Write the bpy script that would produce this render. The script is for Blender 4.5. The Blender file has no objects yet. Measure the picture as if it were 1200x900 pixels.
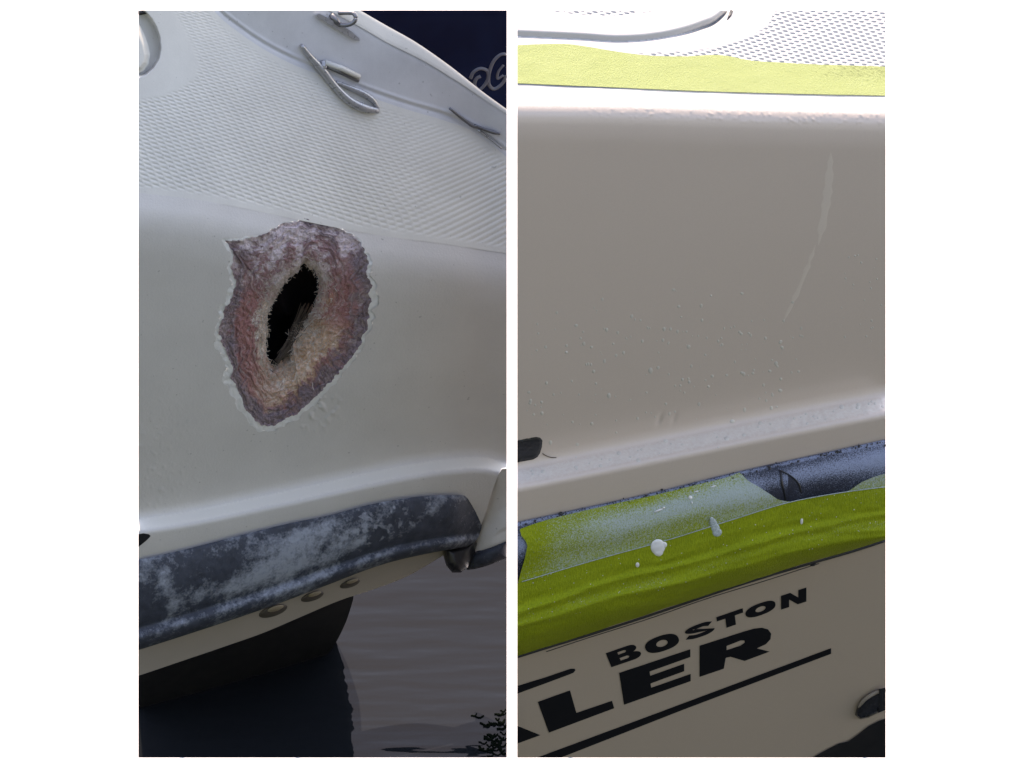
import bpy, math, random
import numpy as np
from mathutils import Vector
from mathutils.geometry import tessellate_polygon

random.seed(7)
rng = np.random.default_rng(7)
sc = bpy.context.scene
C = sc.collection

# ------------------------------------------------------------------ camera
S = 0.0015                         # metres per unit of the elevation drawing
P = math.radians(35)               # the viewer looks down at 35 degrees
FW = np.array([0, math.cos(P), -math.sin(P)])
UP = np.array([0, math.sin(P), math.cos(P)])
RT = np.array([1.0, 0, 0])
ORG = np.array([0, 0, 1.6])

cam_d = bpy.data.cameras.new('camera')
cam_d.type = 'ORTHO'
cam_d.ortho_scale = 1200 * S
cam_d.clip_start = 0.01
cam_d.clip_end = 500
cam = bpy.data.objects.new('camera', cam_d)
C.objects.link(cam)
cam.location = Vector(ORG - FW * 4.0)
cam.rotation_euler = (math.pi / 2 - P, 0, 0)
sc.camera = cam

# ------------------------------------------------------------------ light
SUN_EL, SUN_ROT = math.radians(50), math.radians(-5)
world = bpy.data.worlds.new('World')
sc.world = world
world.use_nodes = True
wn = world.node_tree
sky = wn.nodes.new('ShaderNodeTexSky')
sky.sky_type = 'NISHITA'
sky.sun_disc = False
sky.sun_elevation = SUN_EL
sky.sun_rotation = SUN_ROT
sky.dust_density = 0.4
sky.air_density = 1.0
sky.ozone_density = 0.0
wn.links.new(sky.outputs[0], wn.nodes['Background'].inputs[0])
wn.nodes['Background'].inputs[1].default_value = 0.15
sun_d = bpy.data.lights.new('sun', 'SUN')
sun_d.energy = 2.0
sun_d.angle = math.radians(0.5)
sun_d.color = (1.0, 0.96, 0.90)
sun = bpy.data.objects.new('sun', sun_d)
C.objects.link(sun)
sdir = Vector((math.sin(SUN_ROT) * math.cos(SUN_EL), math.cos(SUN_ROT) * math.cos(SUN_EL), math.sin(SUN_EL)))
sun.rotation_euler = sdir.to_track_quat('Z', 'Y').to_euler()
sun.location = sdir * 20
vs = sc.view_settings
vs.view_transform = 'Standard'
vs.look = 'None'
vs.exposure = 2.02
vs.gamma = 1.0
vs.use_curve_mapping = False
vs.use_white_balance = True
vs.white_balance_temperature = 8900
vs.white_balance_tint = 22
sc.cycles.max_bounces = 8

# ------------------------------------------------------------------ helpers
def W(x, y, d):
    """drawing units (right, down, depth) -> world metres, arrays allowed"""
    x, y, d = (np.asarray(v, float) for v in (x, y, d))
    return (ORG + ((x - 600) * S)[..., None] * RT + ((450 - y) * S)[..., None] * UP + (d * S)[..., None] * FW)

def lin(r, g, b, k=1.0):
    f = lambda c: (c / 255 / 12.92 if c <= 10 else ((c / 255 + .055) / 1.055) ** 2.4) * k
    return (f(r), f(g), f(b), 1)

def curve(*pts):
    xs = np.array([p[0] for p in pts], float)
    ys = np.array([p[1] for p in pts], float)
    def f(x):
        # smooth (Hermite) interpolation, linear beyond the ends
        x = np.asarray(x, float)
        m = np.gradient(ys, xs)
        i = np.clip(np.searchsorted(xs, x) - 1, 0, len(xs) - 2)
        h = xs[i + 1] - xs[i]
        t = (x - xs[i]) / h
        tc = np.clip(t, 0, 1)
        r = ((2*tc**3 - 3*tc**2 + 1) * ys[i] + (tc**3 - 2*tc**2 + tc) * h * m[i]
             + (-2*tc**3 + 3*tc**2) * ys[i+1] + (tc**3 - tc**2) * h * m[i+1])
        r = np.where(t < 0, ys[0] + (x - xs[0]) * m[0], r)
        return np.where(t > 1, ys[-1] + (x - xs[-1]) * m[-1], r)
    return f

_lat = {}
def vnoise(x, y, seed=0):
    if seed not in _lat:
        _lat[seed] = np.random.default_rng(seed + 100).random((256, 256))
    L = _lat[seed]
    xi, yi = np.floor(x).astype(int), np.floor(y).astype(int)
    fx, fy = x - xi, y - yi
    fx, fy = fx*fx*(3-2*fx), fy*fy*(3-2*fy)
    a, b = L[xi % 256, yi % 256], L[(xi+1) % 256, yi % 256]
    c, d = L[xi % 256, (yi+1) % 256], L[(xi+1) % 256, (yi+1) % 256]
    return (a*(1-fx) + b*fx)*(1-fy) + (c*(1-fx) + d*fx)*fy

def fbm(x, y, seed=0, octv=4):
    x, y = np.asarray(x, float), np.asarray(y, float)
    r, a, n = 0, 0.5, 0
    for o in range(octv):
        r = r + a * vnoise(x * 2**o, y * 2**o, seed + o)
        n += a
        a *= 0.5
    return r / n

def sstep(a, b, x):
    t = np.clip((x - a) / (b - a), 0, 1)
    return t*t*(3-2*t)

class Field:
    """a surface given by its slope (degrees from vertical) between guide lines; depth by integration"""
    def __init__(s, x0, x1, y0, y1, lines, anchor, adepth):
        s.xs, s.ys = np.arange(x0, x1 + 1.0), np.arange(y0, y1 + 1.0)
        T = np.zeros((len(s.xs), len(s.ys)))
        for i, x in enumerate(s.xs):
            yk = np.maximum.accumulate([float(f(x)) for f, _ in lines])
            T[i] = np.interp(s.ys, yk + np.arange(len(yk)) * 1e-3, [t for _, t in lines])
        sl = np.clip(np.tan(P - np.radians(T)), -6, 6)
        D = np.concatenate([np.zeros((len(s.xs), 1)), np.cumsum((sl[:, 1:] + sl[:, :-1]) / 2, axis=1)], axis=1)
        for i, x in enumerate(s.xs):
            D[i] += float(adepth(x)) - np.interp(float(anchor(x)), s.ys, D[i])
        s.D = D
    def __call__(s, x, y):
        x = np.clip(np.asarray(x, float) - s.xs[0], 0, len(s.xs) - 1.001)
        y = np.clip(np.asarray(y, float) - s.ys[0], 0, len(s.ys) - 1.001)
        i, j = x.astype(int), y.astype(int)
        fx, fy = x - i, y - j
        D = s.D
        return (D[i, j]*(1-fx) + D[i+1, j]*fx)*(1-fy) + (D[i, j+1]*(1-fx) + D[i+1, j+1]*fx)*fy

# ---- objects
def thing(name, label, cat, at, group=None):
    o = bpy.data.objects.new(name, None)
    C.objects.link(o)
    o.empty_display_size = 0.1
    o.location = Vector(W(*at))
    o['label'] = label
    o['category'] = cat
    if group:
        o['group'] = group
    return o

def link_mesh(name, me, mat, parent):
    o = bpy.data.objects.new(name, me)
    C.objects.link(o)
    if mat:
        me.materials.append(mat)
    if parent is not None:
        o.parent = parent
    return o

def mesh_np(name, V, faces, mat, parent=None, attrs=None, smooth=True):
    """V (n,3) world; faces: list of arrays (k,3) or (k,4)"""
    base = np.array((0, 0, 0)) if parent is None else np.array(root_loc(parent))
    V = np.asarray(V, float) - base
    me = bpy.data.meshes.new(name)
    me.vertices.add(len(V))
    me.vertices.foreach_set('co', V.astype(np.float32).ravel())
    faces = [np.asarray(f, int) for f in faces if len(f)]
    tot = np.concatenate([np.full(len(f), f.shape[1]) for f in faces])
    idx = np.concatenate([f.ravel() for f in faces])
    me.loops.add(len(idx))
    me.loops.foreach_set('vertex_index', idx.astype(np.int32))
    me.polygons.add(len(tot))
    st = np.concatenate([[0], np.cumsum(tot)[:-1]])
    me.polygons.foreach_set('loop_start', st.astype(np.int32))
    me.polygons.foreach_set('use_smooth', np.full(len(tot), smooth))
    me.update(calc_edges=True)
    me.validate()
    for k, a in (attrs or {}).items():
        a = np.asarray(a, np.float32)
        if a.ndim == 1:
            at = me.attributes.new(k, 'FLOAT', 'POINT')
            at.data.foreach_set('value', a)
        else:
            at = me.attributes.new(k, 'FLOAT_COLOR', 'POINT')
            at.data.foreach_set('color', np.concatenate([a[:, :3], np.ones((len(a), 1), np.float32)], 1).ravel())
    return link_mesh(name, me, mat, parent)

def root_loc(p):
    l = Vector((0, 0, 0))
    while p is not None:
        l += p.location
        p = p.parent
    return l

def inside(px, py, poly):
    r = np.zeros(px.shape, bool)
    n = len(poly)
    for i in range(n):
        x1, y1 = poly[i]
        x2, y2 = poly[(i + 1) % n]
        if y1 == y2:
            continue
        c = (y1 > py) != (y2 > py)
        r ^= c & (px < (x2 - x1) * (py - y1) / (y2 - y1) + x1)
    return r

def nearest(px, py, polys):
    bd = np.full(px.shape, 1e18)
    bx, by = px.copy(), py.copy()
    for poly in polys:
        for i in range(len(poly)):
            a, b = np.array(poly[i], float), np.array(poly[(i+1) % len(poly)], float)
            ab = b - a
            L = ab @ ab
            if L == 0:
                continue
            t = np.clip(((px - a[0])*ab[0] + (py - a[1])*ab[1]) / L, 0, 1)
            qx, qy = a[0] + t*ab[0], a[1] + t*ab[1]
            d = (px - qx)**2 + (py - qy)**2
            m = d < bd
            bd[m], bx[m], by[m] = d[m], qx[m], qy[m]
    return bx, by

def sheet(name, poly, depth, step, thick, mat, parent, holes=(), attrs=None, back=True):
    """a solid whose front is depth(x, y) over the outline poly, thick units deep"""
    poly = [tuple(map(float, p)) for p in poly]
    xs0, ys0 = [p[0] for p in poly], [p[1] for p in poly]
    nx = max(2, int(round((max(xs0) - min(xs0)) / step)) + 1)
    ny = max(2, int(round((max(ys0) - min(ys0)) / step)) + 1)
    gx, gy = np.meshgrid(np.linspace(min(xs0), max(xs0), nx), np.linspace(min(ys0), max(ys0), ny), indexing='ij')
    cx, cy = (gx[:-1, :-1] + gx[1:, 1:]) / 2, (gy[:-1, :-1] + gy[1:, 1:]) / 2
    keep = inside(cx, cy, poly)
    for h in holes:
        keep &= ~inside(cx, cy, h)
    pad = np.zeros((nx + 1, ny + 1), int)
    pad[1:-1, 1:-1] = keep
    cnt = pad[:-1, :-1] + pad[1:, :-1] + pad[:-1, 1:] + pad[1:, 1:]
    bnd = (cnt > 0) & (cnt < 4)
    bx, by = nearest(gx[bnd], gy[bnd], [poly] + [list(h) for h in holes])
    gx, gy = gx.copy(), gy.copy()
    gx[bnd], gy[bnd] = bx, by
    used = cnt > 0
    idx = -np.ones((nx, ny), int)
    idx[used] = np.arange(used.sum())
    X, Y = gx[used], gy[used]
    D = depth(X, Y)
    Vf = W(X, Y, D)
    i, j = np.nonzero(keep)
    F = np.stack([idx[i, j], idx[i, j+1], idx[i+1, j+1], idx[i+1, j]], 1)
    nV = len(Vf)
    E = np.concatenate([F[:, [0, 1]], F[:, [1, 2]], F[:, [2, 3]], F[:, [3, 0]]])
    key = np.sort(E, 1)
    k1 = key[:, 0] * nV + key[:, 1]
    u, inv, c = np.unique(k1, return_inverse=True, return_counts=True)
    E = E[c[inv] == 1]
    bv = np.unique(E)
    mp = -np.ones(nV, int)
    mp[bv] = np.arange(len(bv))
    Vs = W(X[bv], Y[bv], D[bv])
    Vb = W(X[bv], Y[bv], D[bv] + thick)
    e = mp[E]
    Q = np.stack([e[:, 1] + nV, e[:, 0] + nV, e[:, 0] + nV + len(bv), e[:, 1] + nV + len(bv)], 1)
    VV, FF = [Vf, Vs, Vb], [F, Q]
    src = np.concatenate([np.arange(nV), bv, bv])
    if back:
        VV.append(W(X, Y, D + thick))
        FF.append(F[:, ::-1] + nV + 2 * len(bv))
        src = np.concatenate([src, np.arange(nV)])
    at = {k: np.asarray(f(X, Y))[src] for k, f in (attrs or {}).items()}
    ob = mesh_np(name, np.concatenate(VV), FF, mat, parent, at)
    if thick > 4:
        ob.data.materials.append(RAW)          # sawn edges and back: laminate darkened to stop light bouncing between sections
        mi = np.ones(len(ob.data.polygons), np.int32)
        mi[:len(F)] = 0
        ob.data.polygons.foreach_set('material_index', mi)
    return ob

def flat_piece(name, poly, depth, thick, mat, parent, holes=()):
    """a cut-out (letter, stripe) lying on a flat surface"""
    loops = [list(poly)] + [list(h) for h in holes]
    pts = [p for l in loops for p in l]
    tri = tessellate_polygon([[Vector((x, y, 0)) for x, y in l] for l in loops])
    X, Y = np.array([p[0] for p in pts], float), np.array([p[1] for p in pts], float)
    D = depth(X, Y)
    n = len(pts)
    V = np.concatenate([W(X, Y, D - thick), W(X, Y, D - thick), W(X, Y, D + 1.0)])
    Q, o = [], 0
    for l in loops:
        for k in range(len(l)):
            a, b = o + k, o + (k + 1) % len(l)
            Q.append((n + a, n + b, 2*n + b, 2*n + a))
        o += len(l)
    return mesh_np(name, V, [np.array(tri), np.array(Q)], mat, parent, smooth=False)

def tube_arrays(pts, r, n=8, flat=1.0):
    pts = np.asarray(pts, float)
    r = np.broadcast_to(np.asarray(r, float), (len(pts),))
    T = np.gradient(pts, axis=0)
    T /= np.linalg.norm(T, axis=1)[:, None] + 1e-12
    ref = np.array([0.13, -0.75, 0.65])
    A = np.cross(T, ref)
    A /= np.linalg.norm(A, axis=1)[:, None] + 1e-12
    B = np.cross(T, A)
    a = np.linspace(0, 2*np.pi, n, endpoint=False)
    V = pts[:, None] + r[:, None, None] * (np.cos(a)[None, :, None] * A[:, None] + flat * np.sin(a)[None, :, None] * B[:, None])
    F = []
    m = len(pts)
    for i in range(m - 1):
        for k in range(n):
            F.append((i*n + k, i*n + (k+1) % n, (i+1)*n + (k+1) % n, (i+1)*n + k))
    V = V.reshape(-1, 3)
    caps = []
    for e, o in ((0, 1), (m - 1, -1)):
        ring = [e*n + k for k in range(n)][::o]
        for k in range(1, n - 1):
            caps.append((ring[0], ring[k+1], ring[k]))
    return V, np.array(F), np.array(caps)

def tube(name, pts, r, mat, parent, n=8, flat=1.0):
    V, F, c = tube_arrays(W(*np.array(pts, float).T), np.asarray(r) * S, n, flat)
    return mesh_np(name, V, [F, c], mat, parent)

def smooth_pts(pts, n=6):
    pts = np.array(pts, float)
    t = np.arange(len(pts))
    tt = np.linspace(0, len(pts) - 1, (len(pts) - 1) * n + 1)
    return np.stack([curve(*zip(t, pts[:, k]))(tt) for k in range(pts.shape[1])], 1)

def dome_arrays(x, y, depth, rx, ry, h, n=10, rings=3, rot=0.0):
    ang = np.linspace(0, 2*np.pi, n, endpoint=False)
    X, Y, H = [np.array([x])], [np.array([y])], [np.array([h])]
    for k in range(1, rings + 1):
        q = k / rings
        ex, ey = rx*q*np.cos(ang), ry*q*np.sin(ang)
        X.append(x + ex*math.cos(rot) - ey*math.sin(rot))
        Y.append(y + ex*math.sin(rot) + ey*math.cos(rot))
        H.append(np.full(n, h * math.sqrt(max(0, 1 - q*q)) - (0.4 if k == rings else 0)))
    X, Y, H = map(np.concatenate, (X, Y, H))
    V = W(X, Y, depth(X, Y) - H)
    tri = [(0, 1 + (k+1) % n, 1 + k) for k in range(n)]
    quad = [(1 + r*n + k, 1 + r*n + (k+1) % n, 1 + (r+1)*n + (k+1) % n, 1 + (r+1)*n + k)
            for r in range(rings - 1) for k in range(n)]
    return V, np.array(tri), np.array(quad)

def join_domes(name, items, mat, parent):
    Vs, T, Q, o = [], [], [], 0
    for V, t, q in items:
        Vs.append(V); T.append(t + o); Q.append(q + o); o += len(V)
    return mesh_np(name, np.concatenate(Vs), [np.concatenate(T), np.concatenate(Q)], mat, parent)

# ------------------------------------------------------------------ materials
class M:
    def __init__(s, name, col=(.5, .5, .5, 1), rough=.5, **kw):
        s.m = bpy.data.materials.new(name)
        s.m.use_nodes = True
        s.t = s.m.node_tree
        s.b = s.t.nodes['Principled BSDF']
        s.set('Base Color', col)
        s.set('Roughness', rough)
        for k, v in kw.items():
            s.set(k.replace('_', ' '), v)
        s.co = s.n('ShaderNodeTexCoord').outputs['Object']
    def set(s, k, v):
        if hasattr(v, 'is_output'):
            s.t.links.new(v, s.b.inputs[k])
        else:
            s.b.inputs[k].default_value = v
    def n(s, typ, **kw):
        nd = s.t.nodes.new(typ)
        for k, v in kw.items():
            setattr(nd, k, v)
        return nd
    def val(s, sock, v):
        if hasattr(v, 'is_output'):
            s.t.links.new(v, sock)
        else:
            sock.default_value = v
    def mapping(s, scale=(1, 1, 1), rot=(0, 0, 0)):
        m = s.n('ShaderNodeMapping')
        s.t.links.new(s.co, m.inputs[0])
        m.inputs['Scale'].default_value = scale
        m.inputs['Rotation'].default_value = rot
        return m.outputs[0]
    def noise(s, scale, detail=3, rough=.55, co=None):
        n = s.n('ShaderNodeTexNoise')
        s.t.links.new(co or s.co, n.inputs['Vector'])
        n.inputs['Scale'].default_value = scale
        n.inputs['Detail'].default_value = detail
        n.inputs['Roughness'].default_value = rough
        return n.outputs['Fac']
    def ramp(s, fac, *stops):
        r = s.n('ShaderNodeValToRGB')
        s.val(r.inputs[0], fac)
        el = r.color_ramp.elements
        while len(el) < len(stops):
            el.new(0.5)
        for e, (p, c) in zip(el, stops):
            e.position = p
            e.color = c if hasattr(c, '__len__') else (c, c, c, 1)
        return r.outputs[0]
    def mix(s, fac, a, b, mode='MIX'):
        m = s.n('ShaderNodeMix', data_type='RGBA', blend_type=mode)
        s.val(m.inputs[0], fac)
        s.val(m.inputs[6], a)
        s.val(m.inputs[7], b)
        return m.outputs[2]
    def math(s, op, a, b=0.0):
        m = s.n('ShaderNodeMath', operation=op)
        m.use_clamp = op in ('ADD', 'MULTIPLY', 'SUBTRACT')
        s.val(m.inputs[0], a)
        s.val(m.inputs[1], b)
        return m.outputs[0]
    def mathu(s, op, a, b=0.0):
        m = s.n('ShaderNodeMath', operation=op)
        s.val(m.inputs[0], a)
        s.val(m.inputs[1], b)
        return m.outputs[0]
    def attr(s, name, color=False):
        a = s.n('ShaderNodeAttribute', attribute_name=name)
        return a.outputs['Color' if color else 'Fac']
    def bump(s, h, dist, strength=1.0):
        b = s.n('ShaderNodeBump')
        b.inputs['Strength'].default_value = strength
        b.inputs['Distance'].default_value = dist
        s.val(b.inputs['Height'], h)
        s.t.links.new(b.outputs[0], s.b.inputs['Normal'])
        return s

def gelcoat(name, col, rough, dirt=.5, bump=.0003, spots=True):
    g = M(name, col, rough)
    n1 = g.noise(9, 5, .6)
    n2 = g.noise(420, 3, .6)
    dark = tuple(c * .80 for c in col[:3]) + (1,)
    c = g.mix(g.math('MULTIPLY', g.ramp(n1, (.35, 0.0), (.7, 1.0)), dirt), col, dark)
    c = g.mix(g.math('MULTIPLY', g.ramp(n2, (.3, 0.0), (.75, 1.0)), .12), c, tuple(v*.6 for v in col[:3]) + (1,))
    if spots:
        v = g.noise(150, 1, .3)
        c = g.mix(g.ramp(v, (.775, 0.0), (.80, .35)), c, (.12, .11, .10, 1))
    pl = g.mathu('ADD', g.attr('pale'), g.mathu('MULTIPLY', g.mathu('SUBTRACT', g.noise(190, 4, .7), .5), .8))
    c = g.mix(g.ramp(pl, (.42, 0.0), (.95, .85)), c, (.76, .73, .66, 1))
    g.set('Base Color', c)
    g.set('Roughness', rough)
    return g.bump(g.noise(260, 4, .6), bump, .8)

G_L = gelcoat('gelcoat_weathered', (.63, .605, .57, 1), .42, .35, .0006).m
G_D = gelcoat('gelcoat_deck', (.67, .65, .59, 1), .48, .55, .0002).m
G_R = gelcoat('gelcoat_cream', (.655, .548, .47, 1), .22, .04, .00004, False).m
G_RD = gelcoat('gelcoat_white', (.44, .44, .435, 1), .3, .05, .0001, False).m
G_IN = gelcoat('gelcoat_gunwale_inside', (.66, .66, .67, 1), .35, .9, .0002).m
CHIP = M('broken_gelcoat', (.74, .73, .70, 1), .7)
CHIP.bump(CHIP.noise(600, 4), .0008)
CHIP = CHIP.m
RAW = M('darkened_laminate_edge', (.045, .045, .05, 1), .85)
RAW.bump(RAW.noise(300, 4), .001)
RAW = RAW.m
BLACK = M('black_plastic', (.012, .012, .014, 1), .35)
BLACK.bump(BLACK.noise(500, 3), .0003)
BLACK = BLACK.m
VINYL = M('black_vinyl_lettering', (.006, .006, .008, 1), .4, Specular_IOR_Level=.2).m
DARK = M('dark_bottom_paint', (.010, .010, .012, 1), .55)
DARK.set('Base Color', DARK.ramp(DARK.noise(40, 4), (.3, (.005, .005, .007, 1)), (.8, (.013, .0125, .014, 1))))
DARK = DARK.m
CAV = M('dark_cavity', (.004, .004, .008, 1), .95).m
STEEL = M('stainless_steel', (.40, .40, .41, 1), .35, Metallic=.5)
STEEL.set('Roughness', STEEL.ramp(STEEL.noise(120, 4), (.3, .2), (.8, .5)))
STEEL = STEEL.m
DSTEEL = M('tarnished_steel', (.20, .20, .21, 1), .4, Metallic=.8).m

# rub rail of the left boat: dark blue-grey vinyl with chalky scuffs
R = M('scuffed_rub_rail', rough=.6)
sp = R.mathu('ADD', R.mathu('MULTIPLY', R.noise(75, 4, .6), .6), R.mathu('MULTIPLY', R.noise(230, 3, .6), .4))
am = R.attr('scuff')
k = R.ramp(R.mathu('ADD', am, R.mathu('MULTIPLY', R.mathu('SUBTRACT', sp, .5), 2.2)), (.22, 0.0), (.95, .75))
base = R.ramp(R.noise(60, 4), (.3, (.022, .028, .042, 1)), (.8, (.05, .06, .085, 1)))
R.set('Base Color', R.mix(k, base, (.36, .40, .46, 1)))
R.bump(R.noise(350, 5, .7), .0008)
RAIL_L = R.m

# rail of the right boat: dark vinyl dusted with overspray
R = M('oversprayed_rail', rough=.55)
sp = R.noise(520, 3, .8)
am = R.attr('spray')
k = R.ramp(R.mathu('ADD', am, R.mathu('MULTIPLY', R.mathu('SUBTRACT', sp, .5), 3.0)), (.25, 0.0), (.9, .75))
R.set('Base Color', R.mix(k, (.010, .013, .028, 1), (.30, .36, .50, 1)))
R.bump(R.noise(500, 4, .7), .0005)
RAIL_R = R.m

def tape_mat(name, col, dark, spray_col=(.42, .50, .52, 1)):
    t = M(name, rough=.8, Specular_IOR_Level=.2)
    crepe = t.noise(260, 3, .6, t.mapping((2.2, 1, .5), (0, .3, 0)))
    c = t.mix(t.ramp(crepe, (.3, 1.0), (.7, 0.0)), col, dark)
    c = t.mix(t.ramp(t.noise(14, 3), (.35, .0), (.8, .5)), c, dark)
    sp = t.noise(380, 3, .8)
    k = t.ramp(t.mathu('ADD', t.attr('spray'), t.mathu('MULTIPLY', t.mathu('SUBTRACT', sp, .5), 2.6)), (.3, 0.0), (.95, .88))
    c = t.mix(k, c, spray_col)
    wet = t.ramp(t.mathu('ADD', t.attr('wet'), t.mathu('MULTIPLY', t.mathu('SUBTRACT', t.noise(210, 3, .6, t.mapping((.6, 1.6, 1.6), (0, .35, 0))), .5), 1.6)), (.75, 0.0), (1.0, .6))
    c = t.mix(wet, c, tuple(v * .45 for v in dark[:3]) + (1,))
    t.set('Base Color', c)
    t.bump(t.mathu('ADD', crepe, t.mathu('MULTIPLY', t.noise(700, 2), .6)), .0016, 1.0)
    return t.m

TAPE_Y = tape_mat('yellow_green_tape', (.33, .385, .18, 1), (.275, .33, .125, 1))
TAPE_G = tape_mat('green_tape', (.31, .37, .013, 1), (.19, .24, .008, 1))
PAINT = M('white_paint_drip', (.72, .72, .70, 1), .25).m
PAINT_T = M('thin_paint_drip', (.42, .50, .52, 1), .3)
PAINT_T.set('Base Color', PAINT_T.ramp(PAINT_T.noise(500, 3, .7), (.35, (.2, .26, .22, 1)), (.6, (.5, .57, .6, 1))))
PAINT_T = PAINT_T.m
DROP = gelcoat('gelcoat_droplet', (.62, .575, .51, 1), .12, 0, .00002, False).m

LAM = M('sanded_laminate', rough=.85, Specular_IOR_Level=.25)
f1 = LAM.noise(900, 4, .8)
f2 = LAM.noise(330, 5, .75)
tc = LAM.attr('tint', True)
c = LAM.mix(LAM.ramp(f1, (.50, 0.0), (.74, .60)), tc, (.66, .62, .60, 1))
c = LAM.mix(LAM.ramp(f2, (.34, .70), (.50, 0.0)), c, LAM.mix(1.0, tc, (.40, .33, .35, 1), 'MULTIPLY'))
LAM.set('Base Color', c)
LAM.bump(LAM.mathu('ADD', LAM.mathu('MULTIPLY', f1, .4), LAM.mathu('MULTIPLY', f2, .8)), .0035, 1.0)
LAM = LAM.m
FIB = M('glass_fibre', (.60, .52, .44, 1), .7)
FIB.set('Base Color', FIB.ramp(FIB.noise(90, 3), (.3, (.46, .34, .24, 1)), (.7, (.72, .67, .62, 1))))
FIB = FIB.m
FIBD = M('dark_resin_fibre', (.10, .075, .06, 1), .5).m

WATER = M('dark_water', (.0085, .0100, .0118, 1), .02, IOR=1.33, Specular_IOR_Level=.12, Specular_Tint=(.62, .76, .95, 1))
wv = WATER.noise(7, 1, .4, WATER.mapping((.8, 3.2, 1), (0, 0, -.25)))
wv2 = WATER.noise(26, 1, .5, WATER.mapping((.7, 2.4, 1), (0, 0, -.2)))
WATER.bump(WATER.mathu('ADD', wv, WATER.mathu('MULTIPLY', wv2, .12)), .010, .33)
WATER = WATER.m
SEA = M('harbour_water', (.010, .014, .016, 1), .12, IOR=1.33)
SEA.bump(SEA.noise(3, 3), .05, .6)
SEA = SEA.m
GROUND = M('white_painted_concrete', (.82, .82, .82, 1), .7)
GROUND.bump(GROUND.noise(60, 5), .002, .5)
GROUND = GROUND.m
NAVY = M('navy_gelcoat', (.004, .010, .030, 1), .2, Specular_IOR_Level=.15)
NAVY.set('Base Color', NAVY.ramp(NAVY.noise(7, 2), (.35, (.002, .007, .032, 1)), (.75, (.007, .018, .062, 1))))
NAVY = NAVY.m
SILVER = M('silver_lettering', (.16, .16, .18, 1), .4).m
TIMBER = M('timber', (.32, .25, .17, 1), .8)
TIMBER.bump(TIMBER.noise(50, 4), .002)
TIMBER = TIMBER.m
REFL = M('dark_reflection', (.004, .006, .004, 1), .9, Specular_IOR_Level=0.0).m

# ================================================================== LEFT BOAT
X0, X1, Y0, Y1 = 162.0, 594.0, 12.0, 888.0
edge = curve((162, 226), (230, 234), (300, 247), (370, 262), (440, 275), (520, 286), (594, 297))
ledge = curve((162, 612), (215, 604), (270, 593), (330, 580), (385, 568), (440, 556), (480, 548), (530, 541), (570, 540), (594, 546))
rtop = curve((162, 656), (220, 643), (290, 625), (340, 613), (385, 604), (430, 592), (480, 583), (520, 580), (550, 581), (594, 590))
rbot = curve((162, 762), (215, 745), (270, 727), (330, 706), (385, 685), (450, 661), (510, 647), (545, 641), (594, 632))
yawL = lambda x: -40 + 0.40 * (x - 162)
off = lambda f, k: (lambda x: f(x) + k)
FL = Field(140, 620, -120, 900, [
    (lambda x: -130, 38), (off(edge, 0), 38), (off(edge, 14), 38), (off(edge, 46), 8), (off(edge, 75), -2),
    (off(ledge, -90), -7), (off(ledge, -16), -7), (off(ledge, -5), 40), (off(ledge, -1), 82), (off(ledge, 8), 78),
    (off(ledge, 16), 0), (off(rtop, 0), -6), (off(rbot, 0), -14), (lambda x: 900, -14)], ledge, yawL)

# outline of the sanded damage and of the hole through it
damage = [(262, 282), (279, 281), (296, 278.5), (312, 274), (322, 267), (333, 261), (344, 260), (355, 257), (366, 259), (377, 259.5), (386, 262),
          (395, 266.5), (405, 272), (413, 274), (419, 281), (424, 289), (429, 299), (432, 309), (427, 319), (431, 326), (435, 335), (432, 344), (434.5, 354),
          (431, 362), (434, 371), (429, 378), (430, 385), (425, 394), (423, 402), (419, 409), (411, 419), (404, 428), (395, 438), (385, 449), (373, 461), (363, 472), (352, 481),
          (340, 488), (330, 494), (320, 498), (306, 498), (296, 488), (286, 477), (284, 468), (281, 460), (276, 450), (271, 442), (274, 433), (271, 425), (265, 412), (260, 399),
          (258, 391), (257, 384), (261, 374), (264, 364), (268, 356), (272, 348), (275, 338), (277, 328), (272, 318), (272, 307), (274, 300), (272, 293)]
hole = [(345, 322), (349, 319), (352, 311), (356, 309), (362, 315), (368, 318), (371, 323), (373.5, 331), (373, 340), (370, 352), (366, 366), (358, 374), (350, 382), (344, 389), (340, 395),
        (342, 403), (340, 412), (338, 419), (332, 420), (327, 426), (321, 431), (317, 425), (314, 418), (312.5, 404), (313, 390), (313, 377), (315, 366),
        (319, 357), (324, 347), (330, 337), (337, 328)]

def jag(poly, amp, seed, n=420):
    """resample an outline and roughen it"""
    p = np.array(poly + [poly[0]], float)
    L = np.concatenate([[0], np.cumsum(np.linalg.norm(np.diff(p, axis=0), axis=1))])
    t = np.linspace(0, L[-1], n, endpoint=False)
    q = np.stack([np.interp(t, L, p[:, k]) for k in (0, 1)], 1)
    nr = np.roll(q, -3, 0) - np.roll(q, 3, 0)
    nr = np.stack([nr[:, 1], -nr[:, 0]], 1) / (np.linalg.norm(nr, axis=1)[:, None] + 1e-9)
    w = amp * 2 * (fbm(np.arange(n) / 2.6, np.zeros(n), seed, 3) - .5)
    return q + nr * w[:, None], nr

dmg, nrm = jag(damage, 2.2, 11)
ang = np.arctan2(dmg[:, 1] - 375, dmg[:, 0] - 340)
# width of the pale broken edge round the damage: wide left, bottom and upper right, thin on top
wd = np.interp(ang, [-3.2, -2.75, -2.5, -1.9, -1.2, -.75, -.45, -.2, .1, .5, 1.2, 1.7, 2.4, 2.8, 3.0, 3.2],
               [6, 7, 6, .8, .6, 1.5, 9, 8, 4, 5, 5, 7, 9, 9, 6, 6])
wd = wd * (.25 + 1.2 * fbm(np.arange(420) / 6.0, np.zeros(420), 31, 3)) + .4
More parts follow.
